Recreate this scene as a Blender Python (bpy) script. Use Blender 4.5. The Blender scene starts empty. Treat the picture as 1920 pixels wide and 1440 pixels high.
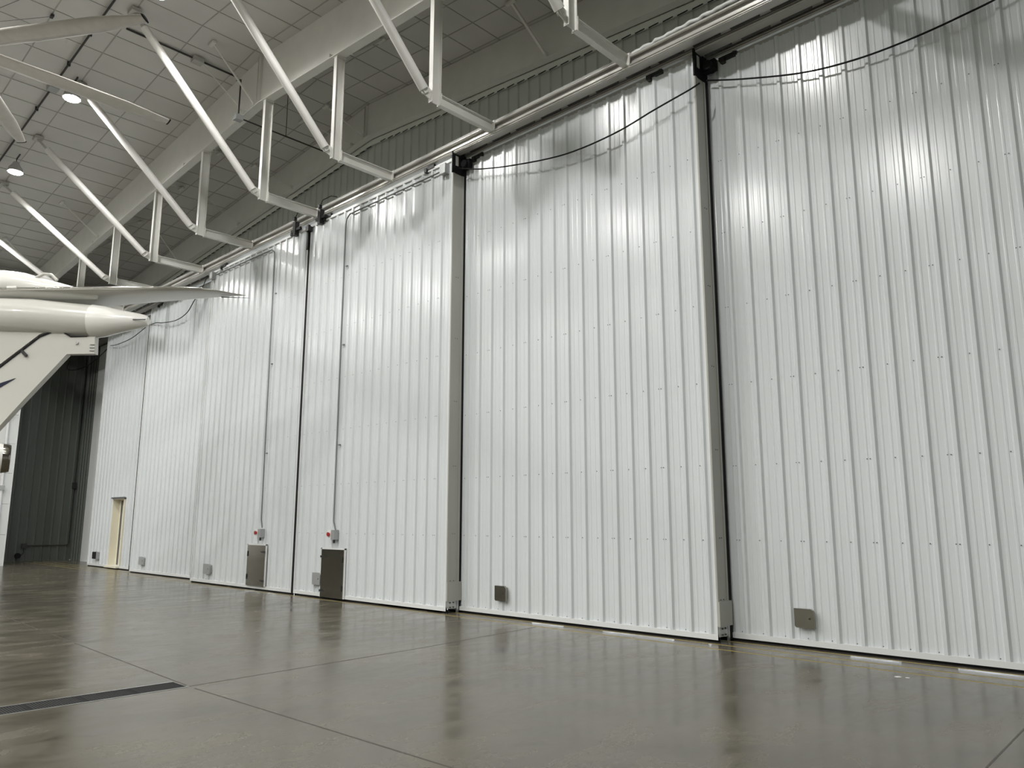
import bpy, math
from mathutils import Vector, Matrix, Euler

S = bpy.context.scene
COL = S.collection

# ---------------------------------------------------------------- camera, world, lamps, exposure
PITCH, YAW, F = math.radians(10.074), math.radians(46.266), 1451.08
fh = Vector((-math.cos(YAW), math.sin(YAW), 0)); rh = Vector((math.sin(YAW), math.cos(YAW), 0))
cd = bpy.data.cameras.new('camera'); cam = bpy.data.objects.new('camera', cd); COL.objects.link(cam)
fw = fh * math.cos(PITCH) + Vector((0, 0, math.sin(PITCH)))
up = Vector((0, 0, math.cos(PITCH))) - fh * math.sin(PITCH)
cr, sr = math.cos(-0.0014), math.sin(-0.0014)
rx = rh * cr - up * sr; ux = up * cr + rh * sr
cam.matrix_world = Matrix(((rx.x, ux.x, -fw.x, 0), (rx.y, ux.y, -fw.y, 0), (rx.z, ux.z, -fw.z, 1.6), (0, 0, 0, 1)))
cd.sensor_width = 36; cd.lens = 36 * F / 1920; cd.clip_start = .05; cd.clip_end = 300
S.camera = cam

W = bpy.data.worlds.new('daylight'); S.world = W; W.use_nodes = True
bg = W.node_tree.nodes['Background']; bg.inputs[0].default_value = (.86, .93, 1, 1); bg.inputs[1].default_value = 4.5

XR = -15.75
def roof(x): return 12.5 - abs(x - XR) / 12
LAMP_X = [-33.65, -29.0, -24.35, -19.7, -14.65, -10.3, -5.75, -1.1]
LAMP_Y = [5.1, -1.4, -9.0, -16.6]
LAMP_W = 560
ld = bpy.data.lights.new('high_bay_lamp', 'SPOT'); ld.spot_size = math.radians(166); ld.spot_blend = .35; ld.shadow_soft_size = .16; ld.energy = LAMP_W
ld.color = (1, .99, .965)
ld_front = ld.copy(); ld_front.name = 'high_bay_lamp_dimmed'; ld_front.energy = LAMP_W * .85; ld.energy = LAMP_W * 1.2
S.view_settings.view_transform = 'Standard'; S.view_settings.look = 'None'
S.view_settings.gamma = 1; S.view_settings.use_curve_mapping = False
S.view_settings.exposure = 0.73
try:
    S.cycles.max_bounces = 8; S.cycles.diffuse_bounces = 5; S.cycles.glossy_bounces = 4
    S.cycles.sample_clamp_indirect = 6; S.cycles.use_denoising = True
    S.cycles.use_light_tree = True
except Exception: pass

# ---------------------------------------------------------------- materials
def mat(name, col, rough=.5, metal=0, spec=.5, noise=None, coat=0, emit=None, es=0, bump=None):
    m = bpy.data.materials.new(name); m.use_nodes = True
    nt = m.node_tree; b = nt.nodes['Principled BSDF']
    b.inputs['Base Color'].default_value = (*col, 1); b.inputs['Roughness'].default_value = rough
    b.inputs['Metallic'].default_value = metal; b.inputs['Specular IOR Level'].default_value = spec
    b.inputs['Coat Weight'].default_value = coat
    if emit: b.inputs['Emission Color'].default_value = (*emit, 1); b.inputs['Emission Strength'].default_value = es
    if noise:
        sc, amt, stretch = noise
        tc = nt.nodes.new('ShaderNodeTexCoord'); mp = nt.nodes.new('ShaderNodeMapping'); mp.inputs['Scale'].default_value = stretch
        n = nt.nodes.new('ShaderNodeTexNoise'); n.inputs['Scale'].default_value = sc; n.inputs['Detail'].default_value = 6
        r = nt.nodes.new('ShaderNodeValToRGB')
        r.color_ramp.elements[0].position = .3; r.color_ramp.elements[1].position = .7
        r.color_ramp.elements[0].color = (*[c * (1 - amt) for c in col], 1); r.color_ramp.elements[1].color = (*[min(1, c * (1 + amt)) for c in col], 1)
        L = nt.links
        L.new(tc.outputs['Object'], mp.inputs[0]); L.new(mp.outputs[0], n.inputs['Vector']); L.new(n.outputs[0], r.inputs[0]); L.new(r.outputs[0], b.inputs['Base Color'])
        if bump:
            bn = nt.nodes.new('ShaderNodeBump'); bn.inputs['Strength'].default_value = bump; bn.inputs['Distance'].default_value = .01
            L.new(n.outputs[0], bn.inputs['Height']); L.new(bn.outputs[0], b.inputs['Normal'])
    return m

M = {}
M['panel'] = mat('painted_panel', (.63, .658, .672), .21, 0, .5, noise=(1.2, .02, (1, 1, .12)), bump=.05)
M['trim'] = mat('white_trim', (.68, .69, .69), .35)
M['channel'] = mat('grey_white_channel', (.40, .395, .365), .4, noise=(2, .05, (1, 1, .3)))
M['steel'] = mat('painted_steel', (.66, .655, .62), .42, noise=(2.5, .04, (1, 1, 1)))
M['pipe'] = mat('painted_pipe', (.68, .675, .65), .43, noise=(4, .03, (1, 1, 1)))
M['track'] = mat('track_metal', (.50, .49, .46), .26, .25)
M['galv'] = mat('galvanised', (.50, .51, .50), .3, .7, noise=(9, .15, (1, 1, 1)))
M['black'] = mat('black_rubber', (.008, .008, .009), .7, 0, .2)
M['blackmetal'] = mat('black_metal', (.015, .015, .016), .45)
M['ceiling'] = mat('liner_fabric', (.56, .555, .53), .55, noise=(1.3, .03, (1, 1, 1)), bump=.35)
M['strap'] = mat('strap', (.37, .37, .35), .5)
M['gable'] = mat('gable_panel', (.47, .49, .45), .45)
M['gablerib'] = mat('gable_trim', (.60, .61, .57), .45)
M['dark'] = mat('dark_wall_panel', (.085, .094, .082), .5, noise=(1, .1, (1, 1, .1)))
M['stainless'] = mat('stainless', (.30, .285, .25), .13, 1, noise=(3, .05, (1, 1, 6)))
M['conduit'] = mat('grey_conduit', (.17, .175, .175), .4, .5)
M['box'] = mat('grey_box', (.36, .37, .37), .4, .3)
M['red'] = mat('red_button', (.35, .012, .012), .35)
M['plastic'] = mat('white_plastic', (.70, .71, .70), .4)
M['cream'] = mat('cream_door', (.74, .70, .57), .45)
M['yellow'] = mat('yellow_paint', (.42, .33, .075), .5, noise=(14, .25, (1, 1, 1)))
M['slot'] = mat('dark_slot', (.03, .028, .024), .6)
M['joint'] = mat('joint_filler', (.05, .045, .036), .5)
M['grate'] = mat('iron_grate', (.016, .017, .018), .8, 0, .1, noise=(30, .3, (1, 1, 1)))
M['aircraft'] = mat('aircraft_white', (.70, .695, .66), .22, 0, .5, coat=.4)
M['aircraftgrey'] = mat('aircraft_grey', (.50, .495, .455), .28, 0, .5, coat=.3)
M['polish'] = mat('polished_metal', (.75, .74, .72), .12, 1)
M['navy'] = mat('navy_paint', (.008, .009, .035), .3)
M['rust'] = mat('red_marking', (.30, .08, .06), .5)
M['fan'] = mat('fan_blade', (.50, .475, .44), .45, .2, noise=(6, .06, (1, 1, 1)))
M['lens'] = mat('lamp_lens', (1, 1, 1), .4, emit=(1, .97, .9), es=90)
M['housing'] = mat('lamp_housing', (.5, .5, .5), .4, .4)
M['screw'] = mat('screw_head', (.12, .12, .12), .4, .6)
M['outside'] = mat('outside_concrete', (.5, .49, .46), .8, noise=(3, .08, (1, 1, 1)))
M['partition'] = mat('partition_panel', (.66, .67, .66), .4)

# polished concrete
def floor_mat():
    m = bpy.data.materials.new('polished_concrete'); m.use_nodes = True; nt = m.node_tree; L = nt.links; b = nt.nodes['Principled BSDF']
    tc = nt.nodes.new('ShaderNodeTexCoord')
    def ns(scale, stretch, rot=0, detail=8, rough=.6):
        mp = nt.nodes.new('ShaderNodeMapping'); mp.inputs['Scale'].default_value = stretch; mp.inputs['Rotation'].default_value = (0, 0, rot)
        n = nt.nodes.new('ShaderNodeTexNoise'); n.inputs['Scale'].default_value = scale; n.inputs['Detail'].default_value = detail; n.inputs['Roughness'].default_value = rough
        n.inputs['Distortion'].default_value = .6
        L.new(tc.outputs['Object'], mp.inputs[0]); L.new(mp.outputs[0], n.inputs['Vector']); return n
    a = ns(.55, (1, 1, 1)); c = ns(2.6, (1, .45, 1), .6); d = ns(16, (1, 1, 1), 0, 4)
    def mix(x, y, f):
        mm = nt.nodes.new('ShaderNodeMix'); mm.data_type = 'FLOAT'; mm.inputs[0].default_value = f; L.new(x, mm.inputs[2]); L.new(y, mm.inputs[3]); return mm.outputs[0]
    v = mix(mix(a.outputs[0], c.outputs[0], .5), d.outputs[0], .14)
    r = nt.nodes.new('ShaderNodeValToRGB'); e = r.color_ramp.elements
    e[0].position = .34; e[0].color = (.053, .047, .035, 1); e[1].position = .66; e[1].color = (.138, .123, .093, 1)
    L.new(v, r.inputs[0]); L.new(r.outputs[0], b.inputs['Base Color'])
    rr = nt.nodes.new('ShaderNodeMapRange'); rr.inputs[1].default_value = .3; rr.inputs[2].default_value = .7; rr.inputs[3].default_value = .14; rr.inputs[4].default_value = .30
    L.new(c.outputs[0], rr.inputs[0]); L.new(rr.outputs[0], b.inputs['Roughness'])
    b.inputs['Specular IOR Level'].default_value = .34
    bn = nt.nodes.new('ShaderNodeBump'); bn.inputs['Strength'].default_value = .05; bn.inputs['Distance'].default_value = .02
    L.new(a.outputs[0], bn.inputs['Height']); L.new(bn.outputs[0], b.inputs['Normal'])
    return m
M['floor'] = floor_mat()

# ---------------------------------------------------------------- geometry helpers (world coordinates)
V = Vector
class MB:
    def __init__(s): s.v = []; s.f = []; s.sm = []
    def add(s, vs, fs, smooth=False):
        n = len(s.v); s.v += [V(p) for p in vs]; s.f += [tuple(i + n for i in f) for f in fs]; s.sm += [smooth] * len(fs); return s
    def box(s, x0, x1, y0, y1, z0, z1):
        vs = [(x, y, z) for x in (x0, x1) for y in (y0, y1) for z in (z0, z1)]
        return s.add(vs, [(0, 1, 3, 2), (4, 6, 7, 5), (0, 4, 5, 1), (2, 3, 7, 6), (0, 2, 6, 4), (1, 5, 7, 3)])
    def bar(s, p, q, w, h, upv=(0, 0, 1)):
        p, q = V(p), V(q); d = (q - p).normalized(); u = V(upv)
        sd = d.cross(u); sd = sd.normalized() if sd.length > 1e-4 else V((1, 0, 0)); u = sd.cross(d)
        vs = [e + sd * a * w / 2 + u * b * h / 2 for e in (p, q) for a in (-1, 1) for b in (-1, 1)]
        return s.add(vs, [(0, 1, 3, 2), (4, 6, 7, 5), (0, 4, 5, 1), (2, 3, 7, 6), (0, 2, 6, 4), (1, 5, 7, 3)])
    def tube(s, pts, r, n=10, closed=True):
        pts = [V(p) for p in pts]; rings = []; prev = None
        rs = r if isinstance(r, (list, tuple)) else [r] * len(pts)
        for i, p in enumerate(pts):
            d = (pts[min(i + 1, len(pts) - 1)] - pts[max(i - 1, 0)]).normalized()
            if prev is None:
                a = d.cross(V((0, 0, 1))) if abs(d.z) < .95 else d.cross(V((1, 0, 0))); a.normalize()
            else: a = (prev - d * prev.dot(d)).normalized()
            prev = a; b = d.cross(a)
            rings.append([p + (a * math.cos(t) + b * math.sin(t)) * rs[i] for t in [2 * math.pi * k / n for k in range(n)]])
        vs = [q for R in rings for q in R]; fs = []
        for i in range(len(rings) - 1):
            for k in range(n): fs.append((i * n + k, i * n + (k + 1) % n, (i + 1) * n + (k + 1) % n, (i + 1) * n + k))
        s.add(vs, fs, True)
        if closed: s.add(rings[0], [tuple(range(n))[::-1]]); s.add(rings[-1], [tuple(range(n))])
        return s
    def ext(s, poly, d):
        """closed polygon (3-D points) extruded by vector d"""
        n = len(poly); d = V(d); vs = [V(p) for p in poly] + [V(p) + d for p in poly]
        return s.add(vs, [tuple(range(n))[::-1], tuple(range(n, 2 * n))] + [(i, (i + 1) % n, n + (i + 1) % n, n + i) for i in range(n)])
    def loft(s, rings, smooth=True, caps=True):
        n = len(rings[0]); vs = [V(p) for R in rings for p in R]; fs = []
        for i in range(len(rings) - 1):
            for k in range(n): fs.append((i * n + k, i * n + (k + 1) % n, (i + 1) * n + (k + 1) % n, (i + 1) * n + k))
        s.add(vs, fs, smooth)
        if caps: s.add(rings[0], [tuple(range(n))[::-1]]); s.add(rings[-1], [tuple(range(n))])
        return s
    def build(s, name, m, parent=None, origin=None, kind=None, fix=True):
        lo = V([min(p[i] for p in s.v) for i in range(3)]); hi = V([max(p[i] for p in s.v) for i in range(3)])
        o = V(origin) if origin is not None else V(((lo.x + hi.x) / 2, (lo.y + hi.y) / 2, lo.z))
        me = bpy.data.meshes.new(name); me.from_pydata([tuple(p - o) for p in s.v], [], s.f)
        me.polygons.foreach_set('use_smooth', s.sm)
        if fix:
            import bmesh
            bm = bmesh.new(); bm.from_mesh(me); bmesh.ops.recalc_face_normals(bm, faces=bm.faces); bm.to_mesh(me); bm.free()
        me.materials.append(M[m] if isinstance(m, str) else m)
        ob = bpy.data.objects.new(name, me); COL.objects.link(ob)
        place(ob, o, parent)
        if kind: ob['kind'] = kind
        return ob
WP = {}
def place(ob, o, parent=None):
    WP[ob.name] = V(o)
    if parent is not None: ob.parent = parent; ob.location = V(o) - WP[parent.name]
    else: ob.location = V(o)
def thing(name, loc, label, cat, group=None):
    e = bpy.data.objects.new(name, None); e.empty_display_size = .2; COL.objects.link(e); place(e, loc)
    return tag(e, label, cat, group)
def tag(e, label, cat, group=None):
    e['label'] = label; e['category'] = cat
    if group: e['group'] = group
    return e
def struct(e): e['kind'] = 'structure'; return e
def sempty(name, loc): e = bpy.data.objects.new(name, None); COL.objects.link(e); place(e, loc); return struct(e)
def dup(ob, loc, parent=None, name=None):
    c = ob.copy(); COL.objects.link(c); c.parent = None; place(c, loc, parent); return c
def dup_tree(root, off, label=None):
    off = V(off)
    def rec(o, par):
        c = o.copy(); COL.objects.link(c); WP[c.name] = WP[o.name] + off
        if par is not None: c.parent = par
        for ch in [k for k in kids.get(o.name, [])]: rec(ch, c)
        return c
    kids = {}
    for o in bpy.data.objects:
        if o.parent is not None: kids.setdefault(o.parent.name, []).append(o)
    c = rec(root, None); c.location = WP[c.name]
    if label: c['label'] = label
    return c

# ---------------------------------------------------------------- floor
YB, YW, XL, XRT = -21.6, 11.25, -36.3, 4.8
fl = struct(MB().box(XL, XRT, YB, YW, -.12, 0).build('floor', 'floor', origin=(0, 0, 0)))
def strip(pts, w, name, m, par, z=.0012):
    b = MB()
    for p, q in zip(pts, pts[1:]):
        p, q = V((*p, 0)), V((*q, 0)); d = (q - p).normalized(); sd = V((-d.y, d.x, 0)) * w / 2; zz = V((0, 0, z))
        b.ext([p - sd, q - sd, q + sd, p + sd], zz)
    return b.build(name, m, par)
strip([(-33, 4.2), (-16, 3.91), (-7.9, 3.60)], .017, 'floor_joint', 'joint', fl)
strip([(-7.7, 3.595), (-4.06, 3.68), (4.7, 3.9)], .017, 'floor_joint', 'joint', fl)
strip([(-7.83, 3.60), (-8.0, 6.58), (-8.29, 9.2)], .014, 'floor_joint', 'joint', fl)
strip([(-1.48, 3.9), (-1.52, 6.09), (-1.6, 9.15)], .014, 'floor_joint', 'joint', fl)
# floor guide tracks in front of each leaf: yellow edges and a dark slot
tr = MB()
for k, (y, n) in enumerate([(9.27, 'y'), (9.62, 'y'), (9.97, 'y')]):
    strip([(-35.5, y), (4.6, y)], .030, 'guide_line', 'yellow', fl, .0016)
    strip([(-35.5, y + .012), (4.6, y + .012)], .012, 'guide_slot', 'slot', fl, .0024)
# small white paint spots
MB().tube([(-2.97, 8.97, 0), (-2.97, 8.97, .002)], .035, 10).build('paint_spot', 'plastic', fl)
MB().tube([(-2.88, 8.985, 0), (-2.88, 8.985, .002)], .022, 10).build('paint_spot', 'plastic', fl)
og = struct(MB().box(-60, 30, YW, 60, -.14, -.02).build('floor_outside_apron', 'outside', origin=(0, 0, 0)))

# trench drain with cast grates
td = thing('trench_drain', (-7.985, 1, 0), 'long black slotted trench drain grate set flush in the concrete', 'drain')
MB().box(-8.165, -8.145, -12, 3.57, 0, .003).build('frame', 'galv', td)
MB().box(-7.825, -7.805, -12, 3.57, 0, .003).build('frame', 'galv', td)
g = MB(); g.box(-8.143, -8.125, -.222, .222, 0, .003); g.box(-7.845, -7.827, -.222, .222, 0, .003)
g.box(-8.125, -7.845, -.222, -.20, 0, .003); g.box(-8.125, -7.845, .20, .222, 0, .003)
for i in range(18): g.box(-8.125, -7.845, -.20 + i * .0223, -.20 + i * .0223 + .013, 0, .0026)
g0 = g.build('grate', 'grate', td, origin=(-7.985, 0, 0)); 
for i in range(34):
    if i == 0: place(g0, (-7.985, 3.345, .0), td)
    else: dup(g0, (-7.985, 3.345 - .45 * i, 0), td)
MB().box(-8.144, -7.826, -12, 3.57, 0, .0008).build('pit', 'slot', td)

# ---------------------------------------------------------------- corrugated sheet generator
P = .3048
RIB = [(-.043, 0), (-.020, 1), (.020, 1), (.043, 0)]
def prof(x0, x1, phase, h=.032, minor=True):
    """(x, height) of an R-panel between x0 and x1, major rib centres at phase + k*P"""
    pts = []
    k0 = math.floor((x0 - phase) / P) - 1; k1 = math.ceil((x1 - phase) / P) + 1
    for k in range(k0, k1 + 1):
        c = phase + k * P
        for dx, a in RIB: pts.append((c + dx, a * h))
        if minor:
            for mc in (.1016, .2032):
                for dx, a in ((-.019, 0), (-.009, .0045), (.009, .0045), (.019, 0)): pts.append((c + mc + dx, a))
    out = []
    for (xa, ya), (xb, yb) in zip(pts, pts[1:]):
        if xb <= x0 or xa >= x1: continue
        if xa < x0: ya = ya + (yb - ya) * (x0 - xa) / (xb - xa); xa = x0
        if not out: out.append((xa, ya))
        if xb > x1: yb = ya + (yb - ya) * (x1 - xa) / (xb - xa); xb = x1
        out.append((xb, yb))
    return out
def sheet_mesh(name, pts, ztop, zbot, frame, m):
    """pts (s,h) -> frame(s,h,z); ztop may be a function of s"""
    me = bpy.data.meshes.new(name); vs = []; fs = []
    for s_, h in pts:
        zt = ztop(s_) if callable(ztop) else ztop
        vs += [frame(s_, h, zbot), frame(s_, h, zt)]
    for i in range(len(pts) - 1): fs.append((2 * i, 2 * i + 2, 2 * i + 3, 2 * i + 1))
    me.from_pydata(vs, [], fs); me.materials.append(M[m]); return me
def sheets(parent, x0, x1, phase, Y, zb, zt, m='panel', cuts=None, minor=True, lap0=0, h=.032, pitch=None):
    """lays 3-rib sheets side by side on the plane y=Y facing -Y"""
    w = 3 * P; start = phase - .045 + P * math.floor((x0 - phase) / P); shared = {}
    x = start
    while x < x1 - 1e-4:
        a, b = max(x, x0), min(x + w, x1); x += w
        if b - a < .02: continue
        full = (b - a > w - 1e-4)
        segs = [(a, b, zb, zt)]
        if cuts:
            cx0, cx1, cz0, cz1 = cuts
            if b > cx0 and a < cx1:
                segs = []
                if a < cx0: segs.append((a, cx0, zb, zt))
                segs.append((max(a, cx0), min(b, cx1), cz1, zt))
                if cz0 > zb: segs.append((max(a, cx0), min(b, cx1), zb, cz0))
                if b > cx1: segs.append((cx1, b, zb, zt))
                full = False
        for (sa, sb, z0, z1) in segs:
            key = 'full' if full else None
            if key and key in shared: me = shared[key]
            else:
                pr = prof(sa, sb, phase, h, minor)
                me = sheet_mesh('sheet', [(p - sa, hh) for p, hh in pr], z1 - z0, 0, lambda s_, hh, z: (s_, -hh, z), m)
                if key: shared[key] = me
            ob = bpy.data.objects.new('sheet', me); COL.objects.link(ob); place(ob, (sa, Y, z0), parent)

# ---------------------------------------------------------------- sliding door leaves
LT = 8.60
leaves = [ # n, x0, x1, front Y, rib phase, side of the free end
    (1, -5.78, -.45, 10.12, -4.32, 0),
    (2, -10.95, -5.47, 9.757, -8.94, 1),
    (3, -15.70, -10.62, 9.447, -10.94, 1),
    (4, -20.88, -15.76, 9.447, -18.96, 0),
    (5, -26.17, -20.75, 9.85, -23.42, 0),
    (6, -30.98, -25.98, 10.16, -29.16, 0)]
DL = {}
SCREWZ = [1.35, 2.38, 3.55, 4.7, 5.85, 7.0]
for n, x0, x1, Y, ph, free in leaves:
    d = sempty('door_%d' % n, (x0, Y, 0)); DL[n] = d
    th = .255
    core = MB()
    if n == 6:
        for a, b, c, e in [(x0, -29.0, .1, LT), (-27.88, x1, .1, LT), (-29.0, -27.88, 2.39, LT), (-29.0, -27.88, .06, .10)]: core.box(a + (.002 if a == x0 else 0), b - (.002 if b == x1 else 0), Y + .004, Y + th, c, e)
    else: core.box(x0 + .002, x1 - .002, Y + .004, Y + th, .1, LT)
    core.build('leaf_core', 'trim', d)
    sheets(d, x0 + .02, x1 - .02, ph, Y, .10, LT - (.04 if n in (3, 4) else -.01), cuts=(-29.0, -27.88, .1, 2.39) if n == 6 else None)
    # angle trims
    t = MB(); 
    segs = [(x0, x1)] if n != 6 else [(x0, -29.0), (-27.88, x1)]
    for a, b in segs: t.box(a, b, Y - .036, Y + .006, .036, .105)
    t.build('bottom_trim', 'trim', d)
    if n in (3, 4): MB().box(x0, x1, Y - .034, Y + .006, LT - .05, LT + .01).build('top_trim', 'trim', d)
    else: MB().box(x0, x1, Y - .004, Y + .02, LT, LT + .06).build('top_trim', 'strap', d)
    for xe, sg in ((x0, 1), (x1, -1)):
        e = MB(); e.box(min(xe, xe + sg * .03), max(xe, xe + sg * .03), Y - .037, Y + .006, .036, LT); e.build('edge_trim', 'trim', d)
        c = MB(); a, b = sorted((xe, xe - sg * .014)); c.box(a, b, Y - .03, Y + .235, .21, 8.36)
        a, b = sorted((xe, xe - sg * .024)); c.box(a, b, Y + .215, Y + th, .21, 8.36); c.box(a, b, Y - .036, Y + .012, .21, 8.36)
        c.build('end_channel', 'channel', d)
    # screws: one per rib, two at each sheet lap
    sc = MB(); k = 0; c = ph + P * math.ceil((x0 + .1 - ph) / P)
    while c < x1 - .1:
        idx = round((c - ph) / P)
        for z in SCREWZ + [.13]:
            if n == 6 and -29.05 < c < -27.85 and z < 2.4: continue
            for dx in ((-.062, -.10) if idx % 3 == 0 and z > .5 else (-.07,)):
                sc.tube([(c + dx, Y - .001 if z > .5 else Y - .036, z), (c + dx, Y - .007 if z > .5 else Y - .04, z)], .0075, 6)
        c += P
    sc.build('screw_heads', 'screw', d, kind='stuff')
    # bottom rubber seal with worn gaps
    gaps = {2: [(-8.9, -8.2), (-7.45, -5.75), (-5.65, -5.5)], 3: [(-11.4, -10.75), (-12.6, -12.1)], 4: [(-18.0, -17.2), (-16.9, -16.5), (-16.3, -15.9)], 1: [(-3.9, -3.3), (-2.7, -1.9)]}.get(n, [])
    b = MB(); xs = x0
    for ga, gb in gaps + [(x1, x1)]:
        if ga > xs: b.box(xs, ga, Y + .0, Y + .03, .0, .06)
        if gb > ga: b.box(ga, gb, Y + .0, Y + .03, .0, .0295)
        xs = gb
    b.build('bottom_seal', 'black', d)
    # wheel trucks under the leaf
    for xa in (x0 + .35, x1 - .75):
        w = MB(); w.box(xa, xa + .40, Y + .07, Y + .19, .03, .11)
        for q in (.09, .31): w.tube([(xa + q, Y + .095, .042), (xa + q, Y + .165, .042)], .041, 14)
        w.build('wheel_truck', 'blackmetal', d)
    # top guide rollers
    for xa in (x0 + .55, x1 - .85):
        w = MB(); w.box(xa, xa + .30, Y - .05, Y + .08, LT - .01, LT + .055); w.box(xa + .03, xa + .10, Y - .075, Y + .0, LT - .055, LT + .02)
        w.tube([(xa + .22, Y + .03, LT), (xa + .22, Y + .03, LT + .10)], .03, 10)
        w.build('guide_roller', 'blackmetal', d)
    if n in (4, 5): MB().box(x0 - (.09 if n == 5 else .03), x0, Y - .03, Y + .02, .05, 8.4).build('edge_seal', 'black', d)
    if free:
        # trailing end: rubber flap, end box, kick plate, bumper
        MB().box(x1 + .004, x1 + .028, Y - .06, Y + .33, 8.30, 8.74).build('top_flap', 'black', d)
        MB().box(x1 + .028, x1 + .034, Y + .02, Y + .09, 8.46, 8.66).build('flap_clamp', 'channel', d)
        w = MB(); w.box(x1 + .03, x1 + .24, Y + .18, Y + .27, 8.42, 8.60); w.tube([(x1 + .14, Y + .12, 8.50), (x1 + .14, Y + .30, 8.50)], .075, 14); w.build('stop_bumper', 'black', d)
        MB().box(x1 - .03, x1 + .02, Y + th, Y + .31 if n == 3 else Y + .34, .02, 8.42).build('trailing_seal', 'black', d)
        k = MB(); k.box(x1 + .016, x1 + .045, Y - .045, Y + .30, .21, .535); k.build('kick_plate', 'channel', d)
        q = MB(); q.box(x1 - .0, x1 + .018, Y - .02, Y + .20, .075, .21); q.build('wheel_cover', 'galv', d)
        q = MB()
        for yy in (.05, .13):
            for zz in (.10, .18): q.tube([(x1 + .018, Y + yy, zz), (x1 + .034, Y + yy, zz)], .012, 8)
            q.tube([(x1 + .012, Y + yy, .555), (x1 + .022, Y + yy, .555)], .008, 6)
        for z in (1.38, 2.6, 3.8, 5.0, 6.2): 
            for yy in (.09, .14): q.tube([(x1 + .014, Y + yy, z), (x1 + .02, Y + yy, z)], .008, 6)
        q.build('bolt_heads', 'screw', d, kind='stuff')
        MB().box(x1 + .0, x1 + .02, Y + .205, Y + .255, .0, .21).build('drop_bolt', 'galv', d)
# meeting stile of leaves 3 and 4
MB().box(-15.765, -15.695, 9.402, 9.66, .04, 8.5).build('meeting_seal', 'black', DL[3])
MB().box(-15.80, -15.765, 9.395, 9.43, .05, 8.2).build('meeting_trim', 'trim', DL[4])
w = MB(); w.box(-15.76, -15.63, 9.30, 9.42, 8.43, 8.55); w.box(-15.79, -15.73, 9.36, 9.42, 8.0, 8.62); w.build('meeting_latch', 'blackmetal', DL[3])

# personnel door in leaf 6
x0, x1 = -28.98, -27.90
f = MB(); f.box(x0, x0 + .05, 10.12, 10.41, .09, 2.38); f.box(x1 - .05, x1, 10.12, 10.41, .09, 2.38); f.box(x0, x1, 10.12, 10.41, 2.33, 2.38); f.box(x0 - .02, x1 + .02, 10.02, 10.30, .04, .095)
f.build('frame', 'cream', DL[6])
pd = MB().box(x0 + .05, x1 - .05, 10.35, 10.395, .10, 2.33).build('personnel_door', 'cream', DL[6])
MB().box(x0 + .30, x0 + .325, 10.30, 10.35, .12, 2.3).build('astragal', 'conduit', DL[6])
h = MB(); h.tube([(-28.40, 10.35, 1.0), (-28.40, 10.26, 1.0)], .02, 8); h.bar((-28.40, 10.26, 1.0), (-28.27, 10.26, 1.0), .03, .03); h.box(-28.44, -28.36, 10.34, 10.352, .92, 1.14)
h.build('handle', 'galv', pd)
MB().box(x0 - .03, x1 + .03, 10.07, 10.135, 2.36, 2.41).build('drip_trim', 'conduit', DL[6])

# ---------------------------------------------------------------- shell: walls, ceiling
wf = sempty('wall_front', (XR, YW, 0))
YG = 11.2; PG = P
def gz(x): return roof(x) - .02
# backing
b = MB(); OX0, OX1, OZ = -31.25, .1, 8.40
b.ext([(XL, YG + .02, 0), (OX0, YG + .02, 0), (OX0, YG + .02, OZ), (OX1, YG + .02, OZ), (OX1, YG + .02, 0), (XRT, YG + .02, 0), (XRT, YG + .02, roof(XRT)), (XR, YG + .02, roof(XR)), (XL, YG + .02, roof(XL))], (0, .15, 0))
b.build('backing', 'gable', wf)
x = XL; w = 3 * P
while x < XRT - .05:
    xe = min(x + w, XRT)
    zb = 0 if xe <= OX0 + .3 or x >= OX1 else 8.40
    pr = prof(x, xe, XL + .15, .034, False)
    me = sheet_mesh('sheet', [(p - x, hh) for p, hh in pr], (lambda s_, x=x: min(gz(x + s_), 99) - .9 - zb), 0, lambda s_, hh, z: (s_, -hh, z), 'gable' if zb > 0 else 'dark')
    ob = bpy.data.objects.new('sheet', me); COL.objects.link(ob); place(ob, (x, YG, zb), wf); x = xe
# sloping closure angle along the top of the gable sheets, with its rib notches
for sx in (-1, 1):
    xe = XL if sx < 0 else XRT
    def pz(x, off): return 11.50 - .083 * abs(x - XR) - off
    MB().ext([(XR, YG - .075, pz(XR, .16)), (xe, YG - .075, pz(xe, .16)), (xe, YG - .075, pz(xe, .02)), (XR, YG - .075, pz(XR, .02))], (0, .03, 0)).build('closure_trim', 'gablerib', wf)
b = MB(); k = XL + .15
while k < XRT:
    if abs(k - XR) > .2: z = 11.50 - .083 * abs(k - XR) - .16; b.box(k + .045, k + .26, YG - .078, YG - .072, z - .018, z + .004)
    k += P
b.build('closure_notches', 'black', wf, kind='stuff')
# header soffit that roofs the three tracks
tm = struct(MB().box(XL + .1, XRT - .1, 9.50, YG, 8.99, 9.03).build('trim_1', 'strap'))
struct(MB().box(-34.95, -33.3, YG - .05, YG + .0, 0, 8.9).build('trim_2', 'trim'))
b = MB(); b.box(OX0 - .35, OX0, 10.45, YG - .04, 0, 8.9); struct(b.build('trim_3', 'trim'))
b = MB(); b.box(OX1 - .1, OX1 + .3, 10.45, YG - .04, 0, 8.9); struct(b.build('trim_4', 'trim'))
struct(MB().box(-34.8, -33.5, YG - .10, YG - .04, .0, .02).build('trim_5', 'trim'))

def plain_wall(name, pts, thick, m): return struct(MB().ext(pts, thick).build(name, m))
wl = plain_wall('wall_left', [(XL - .02, YB, 0), (XL - .02, YW, 0), (XL - .02, YW, roof(XL)), (XL - .02, YB, roof(XL))], (-.15, 0, 0), 'dark')
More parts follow.
